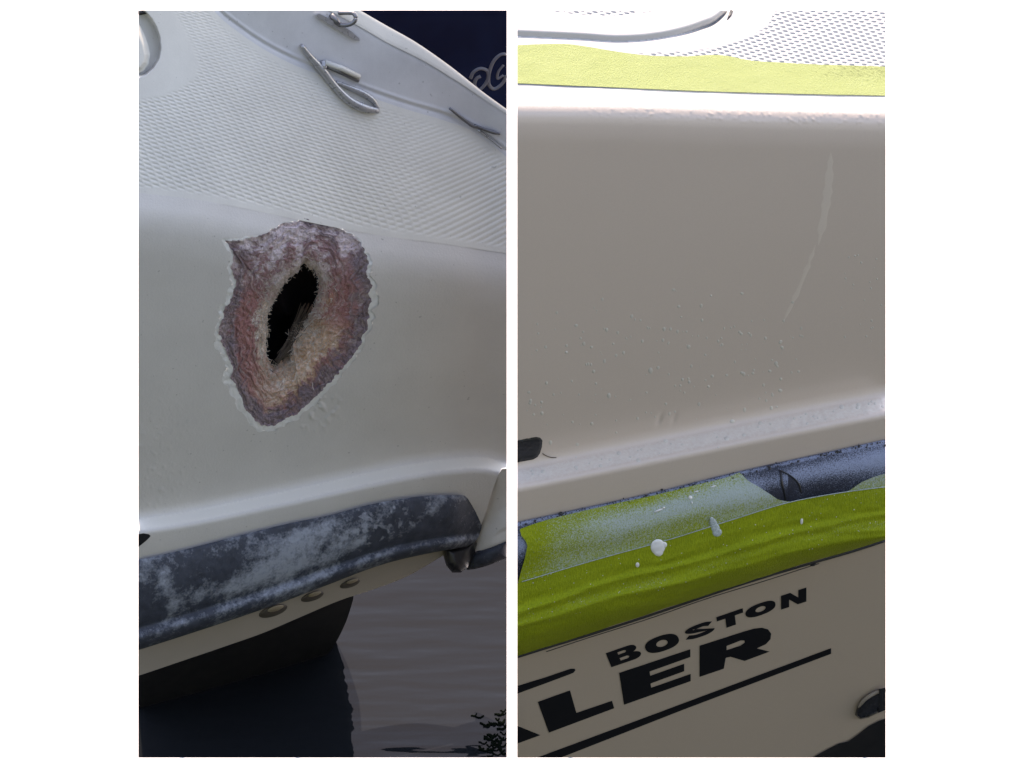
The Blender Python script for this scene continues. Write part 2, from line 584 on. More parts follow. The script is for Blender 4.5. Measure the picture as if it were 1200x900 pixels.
# outward normals
sgn = np.sign(np.sum(nrm * (dmg - np.array([342, 375])), 1).mean())
chip_out = dmg + nrm * sgn * wd[:, None]
dmg_l, chip_l = [tuple(p) for p in dmg], [tuple(p) for p in chip_out]

boat = thing('boat_hull', 'weathered white boat bow with a jagged hole through its sanded side', 'boat', (378, 800, 120))

# side of the hull, from the deck edge to under the rail; its right end stops at the corner crease
crease_side = [(594, 548), (588, 549), (584, 556), (577, 575), (570, 598), (563, 618), (556, 634)]
xs = np.linspace(X0, X1, 80)
side_poly = [(x, float(edge(x))) for x in xs] + crease_side + [(x, float(rbot(x)) - 8) for x in np.linspace(550, X0, 60)]
def hull_relief(x, y):
    d = FL(x, y)
    # faint waviness, and crumbs of filler and scratches lower down by the hole
    d = d + 2.2 * (fbm(x / 90, y / 90, 3, 3) - .5)
    g = sstep(440, 470, y) * sstep(520, 480, y) * sstep(340, 360, x) * sstep(410, 380, x)
    d = d - 2.2 * g * sstep(.55, .8, fbm(x / 5, y / 5, 5, 3))
    g2 = sstep(400, 560, y) * sstep(280, 180, x) * sstep(615, 590, y)
    d = d - .9 * g2 * sstep(.62, .8, fbm(x / 3.5, y / 3.5, 8, 3))
    return d
pale_l = lambda x, y: 1.05 * np.exp(-((y - ledge(x) - 3) / 8.0) ** 4)  # ledge paler: cleaner gelcoat, plus its highlight painted into the colour
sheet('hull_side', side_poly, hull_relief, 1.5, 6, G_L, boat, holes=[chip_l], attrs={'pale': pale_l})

def chip_depth(x, y):
    return FL(x, y) + 1.2 + 2.4 * (fbm(x / 4.5, y / 4.5, 17, 3) - .5)
sheet('gelcoat_edge', chip_l, chip_depth, 1.0, 4, CHIP, boat, holes=[dmg_l], back=False)

# ---- sanded laminate dish round the hole: rings from the outline to the hole
def ray_hit(poly, cx, cy, a):
    best = 0
    dx, dy = math.cos(a), math.sin(a)
    for i in range(len(poly)):
        (x1, y1), (x2, y2) = poly[i], poly[(i+1) % len(poly)]
        ex, ey = x2 - x1, y2 - y1
        den = dx*ey - dy*ex
        if abs(den) < 1e-9:
            continue
        t = ((x1-cx)*ey - (y1-cy)*ex) / den
        u = ((x1-cx)*dy - (y1-cy)*dx) / den
        if 0 <= u <= 1 and t > best:
            best = t
    return best
NA, MR = 900, 120
CX, CY = 338.0, 366.0
aa = np.linspace(-math.pi, math.pi, NA, endpoint=False)
hj, _ = jag(hole, 2.0, 23, 260)
hj = [tuple(p) for p in hj]
ro = np.array([ray_hit(dmg_l, CX, CY, a) for a in aa]) + .6
ri = np.array([ray_hit(hj, CX, CY, a) for a in aa])
tt = np.linspace(0, 1, MR)
A, T = np.meshgrid(aa, tt, indexing='ij')
RR = ro[:, None] * (1 - T) + ri[:, None] * T
PX, PY = CX + RR * np.cos(A), CY + RR * np.sin(A)
low = sstep(.0, .7, A) * sstep(2.2, 1.5, A)                     # lower right: crushed core
left = sstep(1.9, 2.4, np.abs(A)) * sstep(-2.6, -2.9, -np.abs(A))
left = sstep(1.7, 2.3, np.where(A < -2.4, A + 2*math.pi, A)) * sstep(3.9, 3.4, np.where(A < -2.4, A + 2*math.pi, A))
top = sstep(-2.75, -2.2, A) * sstep(-.45, -.95, A)
wob = fbm(PX / 16, PY / 16, 40, 4) - .5
ns = fbm(PX / 3.5, PY / 3.5, 67, 4)
nb = fbm(PX / 13, PY / 13, 61, 4)
Tw = T + .30 * wob                                              # layers wander instead of running parallel
arc = A * 40
layer = fbm(Tw * 16, arc / 16, 43, 4)                            # feathered plies along the rim
thread = fbm(Tw * 34 + 3 * wob, arc / 5.5, 44, 4)
radial = fbm(arc * 1.2 + 4 * wob, T * 5, 45, 3)
dish = 1.0 + 2.5 * sstep(0, .06, T) + 10 * T**1.4 + 14 * sstep(.86, 1.0, T) * (1 - .5*low) + low * 20 * sstep(.35, 1.0, T)
HD = (dish + 8 * (layer - .5) * sstep(0, .1, T) + 4.5 * (thread - .5) + 5.0 * (ns - .5) * (1 + .6*low)
      + 3.5 * (radial - .5) * sstep(.45, .1, T) * (1 - .6*top) + 10 * low * (fbm(PX/9, PY/9, 46, 4) - .5) * sstep(.3, .5, T))
DD = FL(PX, PY) + HD
# true colours of the bared materials
def c3(r, g, b, k=1.9):
    return np.array(lin(r, g, b, k)[:3])
purple, red, dust, cream, tan = c3(113, 98, 102), c3(138, 92, 88), c3(178, 166, 168), c3(186, 168, 154), c3(178, 150, 128)
white = c3(196, 190, 186)
def mixc(a, b, f):
    return a * (1 - f[..., None]) + b * f[..., None]
col = np.broadcast_to(purple, PX.shape + (3,)).copy()
col = mixc(col, red, .9 * sstep(.06, .40, T + .5 * (nb - .5) + .4 * (layer - .5)) * (1 - .5*top))
col = mixc(col, c3(96, 84, 92), .75 * sstep(.54, .68, radial) * sstep(.5, .15, T) * (1 - top))
col = mixc(col, dust, np.clip(top * sstep(.36, .64, nb + .5 * (ns - .5) + .25*(thread-.5)) * .95, 0, 1))
col = mixc(col, c3(158, 142, 140), .45 * sstep(.54, .72, thread))
col = mixc(col, cream, np.clip((.25 + .70*left) * sstep(.66, .84, T + .45 * (ns - .5) + .35*(layer-.5)) * (1 - low), 0, 1))
col = mixc(col, tan, np.clip(sstep(.22, .42, T + .4 * (ns - .5) + .3*(nb-.5)) * low, 0, 1))
col = mixc(col, white, np.clip((left * sstep(.62, .74, T) + low * .8 * sstep(.3, .45, T)) * sstep(.50, .66, thread * .6 + ns * .4), 0, 1))
col = mixc(col, c3(146, 110, 82), np.clip(.8 * low * sstep(.5, .75, T) * sstep(.54, .66, nb), 0, 1))
col = mixc(col, c3(150, 112, 80), np.clip(.8 * sstep(-.75, -.5, A) * sstep(.0, -.2, A) * sstep(.6, .8, T) * sstep(.45, .6, nb), 0, 1))
gi = np.arange(NA * MR).reshape(NA, MR)
nx_ = np.roll(gi, -1, 0)
F = np.stack([gi[:, :-1].ravel(), gi[:, 1:].ravel(), nx_[:, 1:].ravel(), nx_[:, :-1].ravel()], 1)
V = W(PX.ravel(), PY.ravel(), DD.ravel())
mesh_np('sanded_laminate', V, [F], LAM, boat, {'tint': col.reshape(-1, 3)})

# hollow behind the hole, its shade painted as a near-black lining
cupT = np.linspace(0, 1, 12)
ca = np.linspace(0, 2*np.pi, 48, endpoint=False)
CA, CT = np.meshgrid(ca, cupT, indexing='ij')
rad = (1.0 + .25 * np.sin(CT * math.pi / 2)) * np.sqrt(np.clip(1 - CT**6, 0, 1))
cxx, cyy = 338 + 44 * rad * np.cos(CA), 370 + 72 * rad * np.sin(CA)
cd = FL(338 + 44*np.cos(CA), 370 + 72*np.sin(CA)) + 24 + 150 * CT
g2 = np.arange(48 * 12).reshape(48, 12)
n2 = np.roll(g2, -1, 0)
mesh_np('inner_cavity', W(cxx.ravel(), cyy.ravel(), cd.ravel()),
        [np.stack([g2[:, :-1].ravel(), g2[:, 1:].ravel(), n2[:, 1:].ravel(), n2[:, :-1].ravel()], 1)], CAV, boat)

# loose fibres
def fibres(name, starts, mat):
    Vs, Fs, o = [], [], 0
    for pts, r in starts:
        v, f, c = tube_arrays(W(*np.array(pts, float).T), r * S, 3)
        Vs.append(v); Fs.append(f + o); o += len(v)
    ob = mesh_np(name, np.concatenate(Vs), [np.concatenate(Fs)], mat, boat)
    ob['kind'] = 'stuff'
    return ob
fl = []
for k in range(1700):
    ia = rng.integers(NA)
    a = aa[ia]
    lw = float(low[ia, 0])
    it = int(np.clip(MR * (1 - abs(rng.normal(0, .16 + .12 * lw))), 4, MR - 3))
    x, y, d = PX[ia, it], PY[ia, it], DD[ia, it]
    th = a + math.pi + rng.normal(0, 1.0) if rng.random() < .22 else a + math.pi/2 * rng.choice([-1, 1]) + rng.normal(0, .5)
    if lw > .4:
        th = rng.normal(2.3, .6) + (math.pi if rng.random() < .5 else 0)
    L = rng.uniform(2.0, 6 if lw < .4 else 11)
    c1, c2 = rng.normal(0, .5), rng.uniform(-3.5, 1)
    pts = [(x, y, d + .2), (x + L*.5*math.cos(th), y + L*.5*math.sin(th), d - 1.2 + c2*.5),
           (x + L*math.cos(th + c1), y + L*math.sin(th + c1), d - 1.0 + c2)]
    fl.append((pts, rng.uniform(.16, .42)))
fibres('loose_fibre', fl, FIB)
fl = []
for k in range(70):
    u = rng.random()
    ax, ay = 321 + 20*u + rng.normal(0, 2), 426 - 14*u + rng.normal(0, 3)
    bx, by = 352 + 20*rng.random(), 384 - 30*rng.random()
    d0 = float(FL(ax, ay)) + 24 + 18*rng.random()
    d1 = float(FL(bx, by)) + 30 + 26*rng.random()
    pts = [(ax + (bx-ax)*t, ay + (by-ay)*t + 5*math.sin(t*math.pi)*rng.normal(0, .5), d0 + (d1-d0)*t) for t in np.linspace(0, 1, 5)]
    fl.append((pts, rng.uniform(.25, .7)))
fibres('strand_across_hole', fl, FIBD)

# ---- foredeck with moulded non-skid
deck_far = curve((246, 8), (262, 24), (280, 38), (300, 52), (340, 74), (375, 88), (420, 108), (476, 128), (520, 141), (547, 151), (575, 169), (594, 184))
smooth_zone = [(150, 0), (196, 0), (207, 22), (214, 35), (224, 55), (231, 75), (227, 91), (206, 105), (185, 112), (150, 118)]
groove = [(150, 0), (163, 13), (169, 16), (176, 24), (181, 33), (185, 45), (186, 58), (184, 68), (178, 78), (170, 85), (150, 94)]
lid = [(150, 20), (163, 28), (169, 40), (173.5, 52), (176, 64), (174, 75), (168, 83), (150, 91)]
qk = lambda y: y + .0019 * (250 - y) ** 2 * (y < 250)
def skid_left(x, y):
    X = np.clip(x - 162, 0, None)
    q = -(250 - y) - .0016 * np.clip(250 - y, 0, None) ** 2
    a = (q + .10 * X + .45 * 432 / 2.2 * (X / 432) ** 2.2) / 7.2
    b = (X * (1 + .0012 * np.clip(250 - y, 0, None)) - .35 * q) / 9.6
    fb = b - np.floor(b)
    row = .10 + .45 * (X / 432) ** 1.2
    fa = a - (row * .5 + .42) * (fb - .5) * 9.6 / 7.2
    fa = fa - np.floor(fa)
    line = a - np.floor(a)
    f = sstep(230, 400, X)
    pit = np.exp(-((fa - .5) / .21) ** 2) * np.exp(-(np.abs(fb - .5) / .40) ** 4)
    return -(pit * (1 - f) + f * .8 * np.exp(-((line - .5) / .26) ** 2))
def poly_dist_mask(x, y, poly, soft):
    """1 inside, falling to 0 outside over soft units"""
    ins = inside(x, y, poly)
    bx, by = nearest(x.copy(), y.copy(), [poly])
    dd = np.hypot(x - bx, y - by)
    return np.where(ins, 1.0, np.clip(1 - dd / soft, 0, 1))
def deck_depth(x, y):
    d = FL(x, y)
    m = sstep(float(0), 6, edge(x) - 5 - y) * (1 - poly_dist_mask(x, y, smooth_zone, 5)) * sstep(4, 12, y - deck_far(x))
    fade = 1 - .55 * sstep(330, 594, x) * sstep(230, 130, y) - .35 * sstep(120, 40, y)
    d = d - .9 * m * fade * skid_left(x, y)
    # gutter round the locker lid, and the lid's cut-out
    g = poly_dist_mask(x, y, groove, 3)
    return d + 16 * g
top_x = 251
deck_poly = ([(X0, Y0), (top_x - 1, Y0)] + [(x, max(Y0, float(deck_far(x)))) for x in np.linspace(top_x, X1, 70)]
             + [(x, float(edge(x))) for x in xs[::-1]])
sheet('foredeck', deck_poly, deck_depth, .8, 6, G_D, boat)
def clip_poly(poly, x0, x1, y0, y1):
    out = [tuple(p) for p in poly]
    for ax, lim, sg in ((0, x0, 1), (0, x1, -1), (1, y0, 1), (1, y1, -1)):
        inp, out = out, []
        for i in range(len(inp)):
            a, b = inp[i], inp[(i+1) % len(inp)]
            ia, ib = sg*(a[ax]-lim) >= 0, sg*(b[ax]-lim) >= 0
            if ia:
                out.append(a)
            if ia != ib:
                t = (lim - a[ax]) / (b[ax] - a[ax])
                out.append(tuple(a[k] + t*(b[k]-a[k]) for k in (0, 1)))
    return out
def lid_depth(x, y):
    bx, by = nearest(x.copy(), y.copy(), [lid])
    e = np.hypot(x - bx, y - by)
    return FL(x, y) - 2 + 8 * (1 - sstep(0, 7, e))
lp = clip_poly(lid, X0, X1, Y0 + 14, Y1)
sheet('locker_lid', lp, lid_depth, .8, 14, G_D, boat)
tube('lid_slot', [(162.6, 15, FL(163, 15) + 8), (172, 14.3, FL(172, 14) + 6), (188, 17, FL(188, 17) + 1)], [3.0, 2.2, 1.0], BLACK, boat)

# ---- far gunwale: inner face and cap
cap_low = curve((250, -52), (330, -14), (421, 31), (454, 50), (496, 71), (537, 96), (579, 124), (594, 134))
cap_top = curve((250, -88), (330, -40), (421, 11.5), (453, 30), (485, 48), (527, 77), (569, 110), (594, 128))
FG = Field(230, 620, -130, 300, [
    (lambda x: -125, 100), (off(cap_top, 0), 60), (off(cap_top, 3), 42), (off(cap_low, -5), 38), (off(cap_low, 2), 20),
    (off(cap_low, 9), 12), (off(deck_far, -12), 14), (off(deck_far, -2), 30), (off(deck_far, 6), 38), (lambda x: 300, 38)],
    deck_far, lambda x: float(FL(x, float(deck_far(x)))))
gx = np.linspace(top_x, X1, 90)
gun_face = [(x, max(Y0, float(deck_far(x)))) for x in gx] + [(x, max(Y0, float(cap_low(x)))) for x in gx[::-1]]
def gun_depth(x, y):
    k = (y - deck_far(x))
    return FG(x, y) + 1.6 * np.exp(-((k + 7) / 2.0) ** 2) - 1.4 * np.exp(-((k + 11) / 2.0) ** 2)
sheet('gunwale_inner_face', [p for i, p in enumerate(gun_face) if i == 0 or p != gun_face[i-1]], gun_depth, 1.5, 6, G_IN, boat)
gc = np.linspace(385, X1, 60)
cap_poly = [(x, max(Y0, float(cap_low(x)))) for x in gc] + [(x, max(Y0, float(cap_top(x)))) for x in gc[::-1]]
cap_poly = [p for i, p in enumerate(cap_poly) if p != cap_poly[i-1]]
sheet('gunwale_cap', cap_poly, lambda x, y: FG(x, y) - 1.5, 1.2, 8, G_D, boat)

# ---- fittings on the far gunwale
def gd(x, y, k=0):
    return float(np.minimum(FG(x, y), FL(x, y)) if y < deck_far(x) + 3 else FL(x, y)) - k
eye = bpy.data.objects.new('pad_eye', None); C.objects.link(eye); eye.parent = boat; eye.location = (0, 0, 0)
plate = [(371, 17.5), (374, 16), (384, 21), (398, 28), (412, 37), (421, 45), (421.5, 48), (416, 47), (400, 38), (384, 28), (372, 20)]
sheet('base_plate', plate, lambda x, y: FG(x, y) - 6, 1.0, 3.9, STEEL, eye)
rp = [(404 + 13*math.cos(a), 21 + 8.5*math.sin(a), gd(404, 24) - 9 - 5*math.cos(a)) for a in np.linspace(0, 2*math.pi, 30)]
rp = [(x, max(y, 15.0), d) for x, y, d in rp]
tube('ring', rp, 2.6, DSTEEL, eye)
tube('ring_socket', [(388, 17, gd(388, 20) - 3), (394, 25, gd(394, 25) - 5), (399, 31, gd(399, 31) - 2)], [3, 4, 3], DSTEEL, eye)

latch = bpy.data.objects.new('hinged_latch', None); C.objects.link(latch); latch.parent = boat
def strap(pts, w, name, mat, par, k=3, th=3):
    c = smooth_pts(pts, 5)
    ww = np.interp(np.linspace(0, 1, len(c)), np.linspace(0, 1, len(w)), w)
    return tube(name, [(x, y, gd(x, y) - k) for x, y in c], ww, mat, par, 8)
strap([(353, 53), (364, 67), (378, 83), (392, 101), (408, 117), (425, 126), (443, 130)], [2.4, 3.4, 5.4, 4.6, 5.2, 5.6, 3.4], 'latch_arm', STEEL, latch, 5, 5)
strap([(394, 96), (410, 103), (424, 109), (436, 117), (443, 127)], [2.0, 3.4, 4.2, 3.6, 2.0], 'latch_loop', STEEL, latch, 3.5, 3)
tube('latch_pin', [(381, 73, gd(381, 73) - 7), (400, 80, gd(400, 80) - 7), (421, 90, gd(421, 90) - 7)], 3.4, G_D, latch)
tube('latch_pin_underside', [(384, 78, gd(384, 78) - 4), (402, 86, gd(402, 86) - 4), (420, 94.5, gd(420, 94) - 4)], 2.6, DSTEEL, latch)
tube('hinge_knuckle', [(378, 71, gd(378, 72) - 6), (380, 78, gd(380, 78) - 7), (377, 86, gd(377, 86) - 6)], [2.6, 3.6, 2.4], STEEL, latch)
cl = bpy.data.objects.new('line_clip', None); C.objects.link(cl); cl.parent = boat
strap([(527, 127), (541, 138), (553, 147), (562, 150)], [1.6, 2.0, 2.2, 1.4], 'clip_arm', DSTEEL, cl, 4, 3)
strap([(556, 147), (566, 151), (578, 155), (586, 157)], [2.2, 2.0, 2.4, 1.2], 'clip_jaw', DSTEEL, cl, 4, 3)
strap([(560, 152), (575, 163), (588, 174)], [1.5, 1.5, 1.2], 'clip_strap', STEEL, cl, 3, 2)

# ---- rub rail
railL = Field(140, 620, 540, 820, [
    (lambda x: 530, 70), (off(rtop, -1), 70), (off(rtop, 5), 35), (lambda x: rtop(x) + .28*(rbot(x)-rtop(x)), 12),
    (lambda x: rtop(x) + .62*(rbot(x)-rtop(x)), -8), (lambda x: rtop(x) + .74*(rbot(x)-rtop(x)), -20), (lambda x: rtop(x) + .78*(rbot(x)-rtop(x)), 62),
    (lambda x: rtop(x) + .84*(rbot(x)-rtop(x)), 50), (lambda x: rtop(x) + .90*(rbot(x)-rtop(x)), -10), (off(rbot, 0), -45), (lambda x: 820, -45)],
    rtop, lambda x: float(FL(x, float(rtop(x)))) - 7)
def rail_depth(x, y):
    e = sstep(520, 566, x)
    return railL(x, y) + 26 * e * e + 1.2 * (fbm(x / 6, y / 6, 83, 3) - .5)
def scuff(x, y):
    u = (y - rtop(x)) / (rbot(x) - rtop(x))
    s = .18 + 1.1 * (fbm(x / 26 + u * 2, u * 2.6 + x / 90, 91, 4) - .45)
    s = s + .62 * np.exp(-((x - 330 - 40*(.5-u)) / 62) ** 2) * sstep(.0, .2, u) * sstep(.85, .6, u)
    s = s + .40 * np.exp(-((x - 262 - 60*(.7-u)) / 38) ** 2) * sstep(.4, .6, u) * sstep(.8, .66, u)
    s = s + .55 * np.exp(-((x - 197 - 22*(.5-u) + 10*np.sin(u*7)) / 8) ** 2) * sstep(.1, .2, u) * sstep(.85, .7, u)
    s = s + .35 * np.exp(-((x - 172) / 14) ** 2) * np.exp(-((u - .2) / .15) ** 2)
    s = s + .45 * sstep(.62, .7, fbm(x / 7, y / 7, 95, 3)) * np.exp(-((x - 440) / 70) ** 2) * sstep(.75, .5, u)
    s = s - .35 * np.exp(-((x - 250) / 34) ** 2 - ((u - .32) / .2) ** 2) - .3 * np.exp(-((u - .70) / .07) ** 2)
    s = s + .22 * np.exp(-((u - .83) / .05) ** 2)
    return s
rx_ = np.linspace(X0, 540, 70)
rail_poly = [(x, float(rtop(x))) for x in rx_] + [tuple(p) for p in smooth_pts([(546, 581), (554, 584.5), (560.5, 591), (564.5, 600), (565.5, 610), (563.5, 622), (558, 633), (550, 640)], 4)] + [(x, float(rbot(x))) for x in rx_[::-1]]
sheet('rub_rail', rail_poly, rail_depth, 1.1, 22, RAIL_L, boat, attrs={'scuff': scuff})
# rounded dark end under the rail's tip
endp = [(518, 640), (530, 638), (545, 635), (556, 631), (560, 637), (554, 655), (548, 665), (540, 671), (530, 671), (523, 663), (520, 653)]
def end_depth(x, y):
    bx, by = nearest(x.copy(), y.copy(), [endp])
    e = np.minimum(np.hypot(x - bx, y - by), 12)
    return railL(x, np.minimum(y, rbot(x) - 2)) + 40 - 2.2 * np.sqrt(np.clip(24*e - e*e, 0, None))
sheet('rail_end_cap', endp, end_depth, 1.0, 20, BLACK, boat)

# hull below the rail and the dark bottom, stretched down as the hull's black reflection
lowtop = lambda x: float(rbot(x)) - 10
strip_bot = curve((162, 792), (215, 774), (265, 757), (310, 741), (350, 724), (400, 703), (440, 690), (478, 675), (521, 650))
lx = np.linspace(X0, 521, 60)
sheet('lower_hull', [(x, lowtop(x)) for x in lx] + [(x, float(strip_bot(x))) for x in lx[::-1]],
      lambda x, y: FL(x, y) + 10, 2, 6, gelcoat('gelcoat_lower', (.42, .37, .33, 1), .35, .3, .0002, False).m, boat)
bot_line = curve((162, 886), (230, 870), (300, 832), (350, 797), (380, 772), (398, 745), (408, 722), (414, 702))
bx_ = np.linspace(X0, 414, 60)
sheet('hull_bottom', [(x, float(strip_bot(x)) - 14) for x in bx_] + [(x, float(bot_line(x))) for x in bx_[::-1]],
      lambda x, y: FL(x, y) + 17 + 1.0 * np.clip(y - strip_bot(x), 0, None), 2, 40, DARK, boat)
DRAIN = M('drain_rim', (.09, .075, .065, 1), .5).m
GLINT = M('golden_glint', (.34, .28, .21, 1), .4).m  # pale golden dome painted as the highlight on each fitting
for (fx, fy, w) in ((320, 716, 1.0), (366, 699, .8), (410, 684, .7)):
    dp = lambda x, y: FL(x, y) + 10
    o = join_domes('drain_fitting', [dome_arrays(fx, fy, dp, 18*w, 6.5*w, 6, 20, 5, -.32)], DRAIN, boat)
    v, t, q = dome_arrays(fx + 3, fy - 3.0, lambda x, y: FL(x, y) + 3.5, 10*w, 3.2*w, 3, 16, 4, -.32)
    join_domes('fitting_glint', [(v, t, q)], GLINT, o)
mark = [(162, 626), (168, 625), (174, 626), (177, 628), (172, 633), (166, 638), (162, 641)]
sheet('black_inset', mark, lambda x, y: FL(x, y) - .8, 1, 3, BLACK, boat)

# hull turning round the bow beyond the corner crease
turn = [(594, 549), (588, 549.5), (584, 556), (577, 575), (570, 598), (563, 618), (556, 634), (552, 645), (594, 645)]
FT = Field(540, 620, 530, 700, [(lambda x: 520, -6), (lambda x: 566 + .1*(594-x), -12), (lambda x: 588 + .9*(594-x), 0), (lambda x: 600 + 1.1*(594-x), 22),
                               (lambda x: 612 + 1.0*(594-x), 18), (lambda x: 619 + .35*(594-x), -10), (lambda x: 624 + .36*(594-x), 24), (lambda x: 630 + .36*(594-x), 20),
                               (lambda x: 636 + .36*(594-x), -20), (lambda x: 700, -30)], lambda x: 560, lambda x: float(FL(580, 560)) + 2 + 0.0*(x - 580))
sheet('bow_return', turn, FT, 1.0, 6, G_L, boat)
rail2 = [(546, 655), (552, 648), (562, 645), (575, 641), (594, 633), (594, 654), (582, 659), (568, 664), (556, 667), (547, 668)]
def rail2_depth(x, y):
    bx, by = nearest(x.copy(), y.copy(), [rail2])
    e = np.minimum(np.hypot(x - bx, y - by), 10)
    return FT(x, np.minimum(y, 640)) + .5 * np.clip(y - 640, 0, None) + 4 - 1.3 * np.sqrt(np.clip(20*e - e*e, 0, None))
sheet('bow_rail', rail2, rail2_depth, 1.0, 14, RAIL_L, boat, attrs={'scuff': lambda x, y: .05 + 0*x})

# ---- water under the bow: one level sheet
wd0 = float(FL(162, 806)) + 13 + 105
water_depth = lambda x, y: wd0 - math.tan(math.radians(55)) * (np.asarray(y, float) - 806) + 0*np.asarray(x)
wt = sheet('water', [(X0, 630), (X1, 630), (X1, Y1), (X0, Y1)], water_depth, 4, 25, WATER, None)
wt['kind'] = 'structure'
# dark strands on the surface, standing in for a tree's reflection
wl = []
for k in range(46):
    x0, y0 = 594 - abs(rng.normal(0, 15)), 830 + rng.random()*54
    a0 = rng.normal(2.7, .35)
    L = rng.uniform(5, 15)
    pts = [(min(593.5, x0 + L*t*math.cos(a0)), min(886, y0 + L*t*math.sin(a0)*.6 + 2*math.sin(t*5)), 0) for t in np.linspace(0, 1, 5)]
    pts = [(x, y, float(water_depth(x, y)) - 1.0) for x, y, _ in pts]
    wl.append(tube_arrays(W(*np.array(pts).T), rng.uniform(.6, 1.5) * S, 5))
o_, Vv, Ff = 0, [], []
for v, f, c in wl:
    Vv.append(v); Ff.append(f + o_); o_ += len(v)
wo = mesh_np('tree_reflection', np.concatenate(Vv), [np.concatenate(Ff)], REFL)
wo['label'] = 'dark strands standing in for a tree reflection on the water at its lower right corner'
wo['category'] = 'weed'

# ---- navy boat behind
nb_t = thing('navy_boat', 'dark navy boat with pale script lettering beyond the white gunwale', 'boat', (540, 130, 330))
np_x = np.linspace(417, X1, 40)
navy_poly = [(405, Y0), (X1, Y0), (X1, 150)] + [(x, max(Y0 + 2, float(cap_top(x)) + 10)) for x in np_x[::-1]]
ndepth = lambda x, y: float(FG(500, 60)) + 130 + .5*(np.asarray(x)-500) + .8*(np.asarray(y) - 60) + 6*np.sin(np.asarray(y)/38)
sheet('hull_panel', navy_poly, ndepth, 3, 20, NAVY, nb_t)
def script(pts, r=2.3):
    c = smooth_pts(pts, 6)
    c = [(min(x, 592), y, float(ndepth(x, y)) - 1.0) for x, y in c]
    tube('script_letter', c, r, SILVER, nb_t, 6, .4)
script([(551, 92), (555, 84), (563, 80), (571, 83), (572, 91), (568, 99), (561, 105), (556, 100), (558, 92), (563, 89)])
script([(594, 63), (586, 64), (578, 72), (573, 86), (573, 99), (579, 104), (588, 98), (594, 88)])
script([(590, 76), (584, 84), (583, 92), (590, 88)], 1.6)

# ================================================================== RIGHT BOAT
A0, A1 = 606.0, 1038.0
redge = curve((606, 118), (700, 119), (850, 123), (1038, 127))
rledge = curve((606, 561), (740, 534), (900, 501), (1038, 474))
rrtop = curve((606, 613), (680, 597), (760, 579.5), (868, 553), (950, 535), (1038, 516))
tape_line = curve((606, 684), (700, 656), (787, 632), (860, 609), (926, 589), (985, 578), (1038, 571))
tape_bot = curve((606, 769), (680, 746), (750, 723), (850, 690), (952, 658), (1000, 644), (1038, 632))
yawR = lambda x: -60 + .36 * (x - 606)
FR = Field(590, 1060, -20, 900, [
    (lambda x: -30, 80), (off(redge, -14), 80), (off(redge, 4), 62), (off(redge, 14), 40), (off(redge, 28), 10), (off(redge, 50), -3),
    (off(rledge, -160), -7), (off(rledge, -26), -10), (off(rledge, -12), 45), (off(rledge, -9), 82), (off(rledge, 8), 80), (off(rledge, 11), 40),
    (off(rledge, 17), -6), (off(rrtop, 0), -8), (off(tape_bot, 0), -22), (lambda x: 900, -22)], rledge, yawR)
boat2 = thing('boat_hull', 'cream boat side, smoothly repaired and masked, with black lettering below the rail', 'boat', (822, 880, 200))

# deck with non-skid and locker lid
lid2 = curve((606, 43), (640, 44.5), (682, 46.5), (724, 49), (760, 47), (792, 41.5), (820, 33), (840, 24), (852, 12), (858, 3))
zone2 = curve((606, 62), (723, 62), (772, 60), (820, 57), (854, 50), (886, 37), (903, 22), (909, 8))
lidskid = curve((606, 9), (640, 15), (700, 21), (740, 20), (775, 13), (800, 5))
t1top = curve((606, 53), (640, 51.6), (665, 51.6), (690, 55), (720, 60), (760, 65), (800, 66), (850, 65), (875, 70), (920, 73.5), (1038, 78))
def skid_right(x, y):
    X = x - 606
    a = (y + .22 * X + .00022 * X * X) / 5.7
    b = (X - .5 * y) / 7.3
    fb = b - np.floor(b)
    fa = a - (.30 + .15) * (fb - .5) * 7.3 / 5.7
    fa = fa - np.floor(fa)
    return -np.exp(-((fa - .5) / .27) ** 2) * np.exp(-(np.abs(fb - .5) / .43) ** 4)
def deck2_depth(x, y):
    d = FR(x, y)
    m = np.where(x < 912, sstep(0, 5, y - zone2(x)), 1.0)
    m = np.where(x > 905, 1.0, m) * sstep(0, 2, t1top(x) + 2 - y)
    inl = (y < lid2(x)) & (x < 858)
    e = lid2(x) - y
    d = np.where(inl, d + 3 - 9 * sstep(-.5, 9, e), d)
    gp = np.where(x < 862, np.exp(-((e + 1.0) / 1.6) ** 2), 0) * (.5 + 2.2 * sstep(780, 850, x))
    d = d + 5 * gp
    ms = np.where(inl, sstep(0, 4, lidskid(x) - y), m)
    return d - 2.4 * ms * skid_right(x, y)
yy = 100
sheet('side_deck', [(A0, Y0), (A1, Y0), (A1, 104), (A0, 104)], deck2_depth, .8, 8, G_RD, boat2)
tube('lid_gap', [(857, 13.0, FR(857, 13) + 1), (855.5, 18, FR(855, 18) + 1), (852, 24, FR(852, 24) + 1)], [2.2, 1.9, .8], BLACK, boat2)

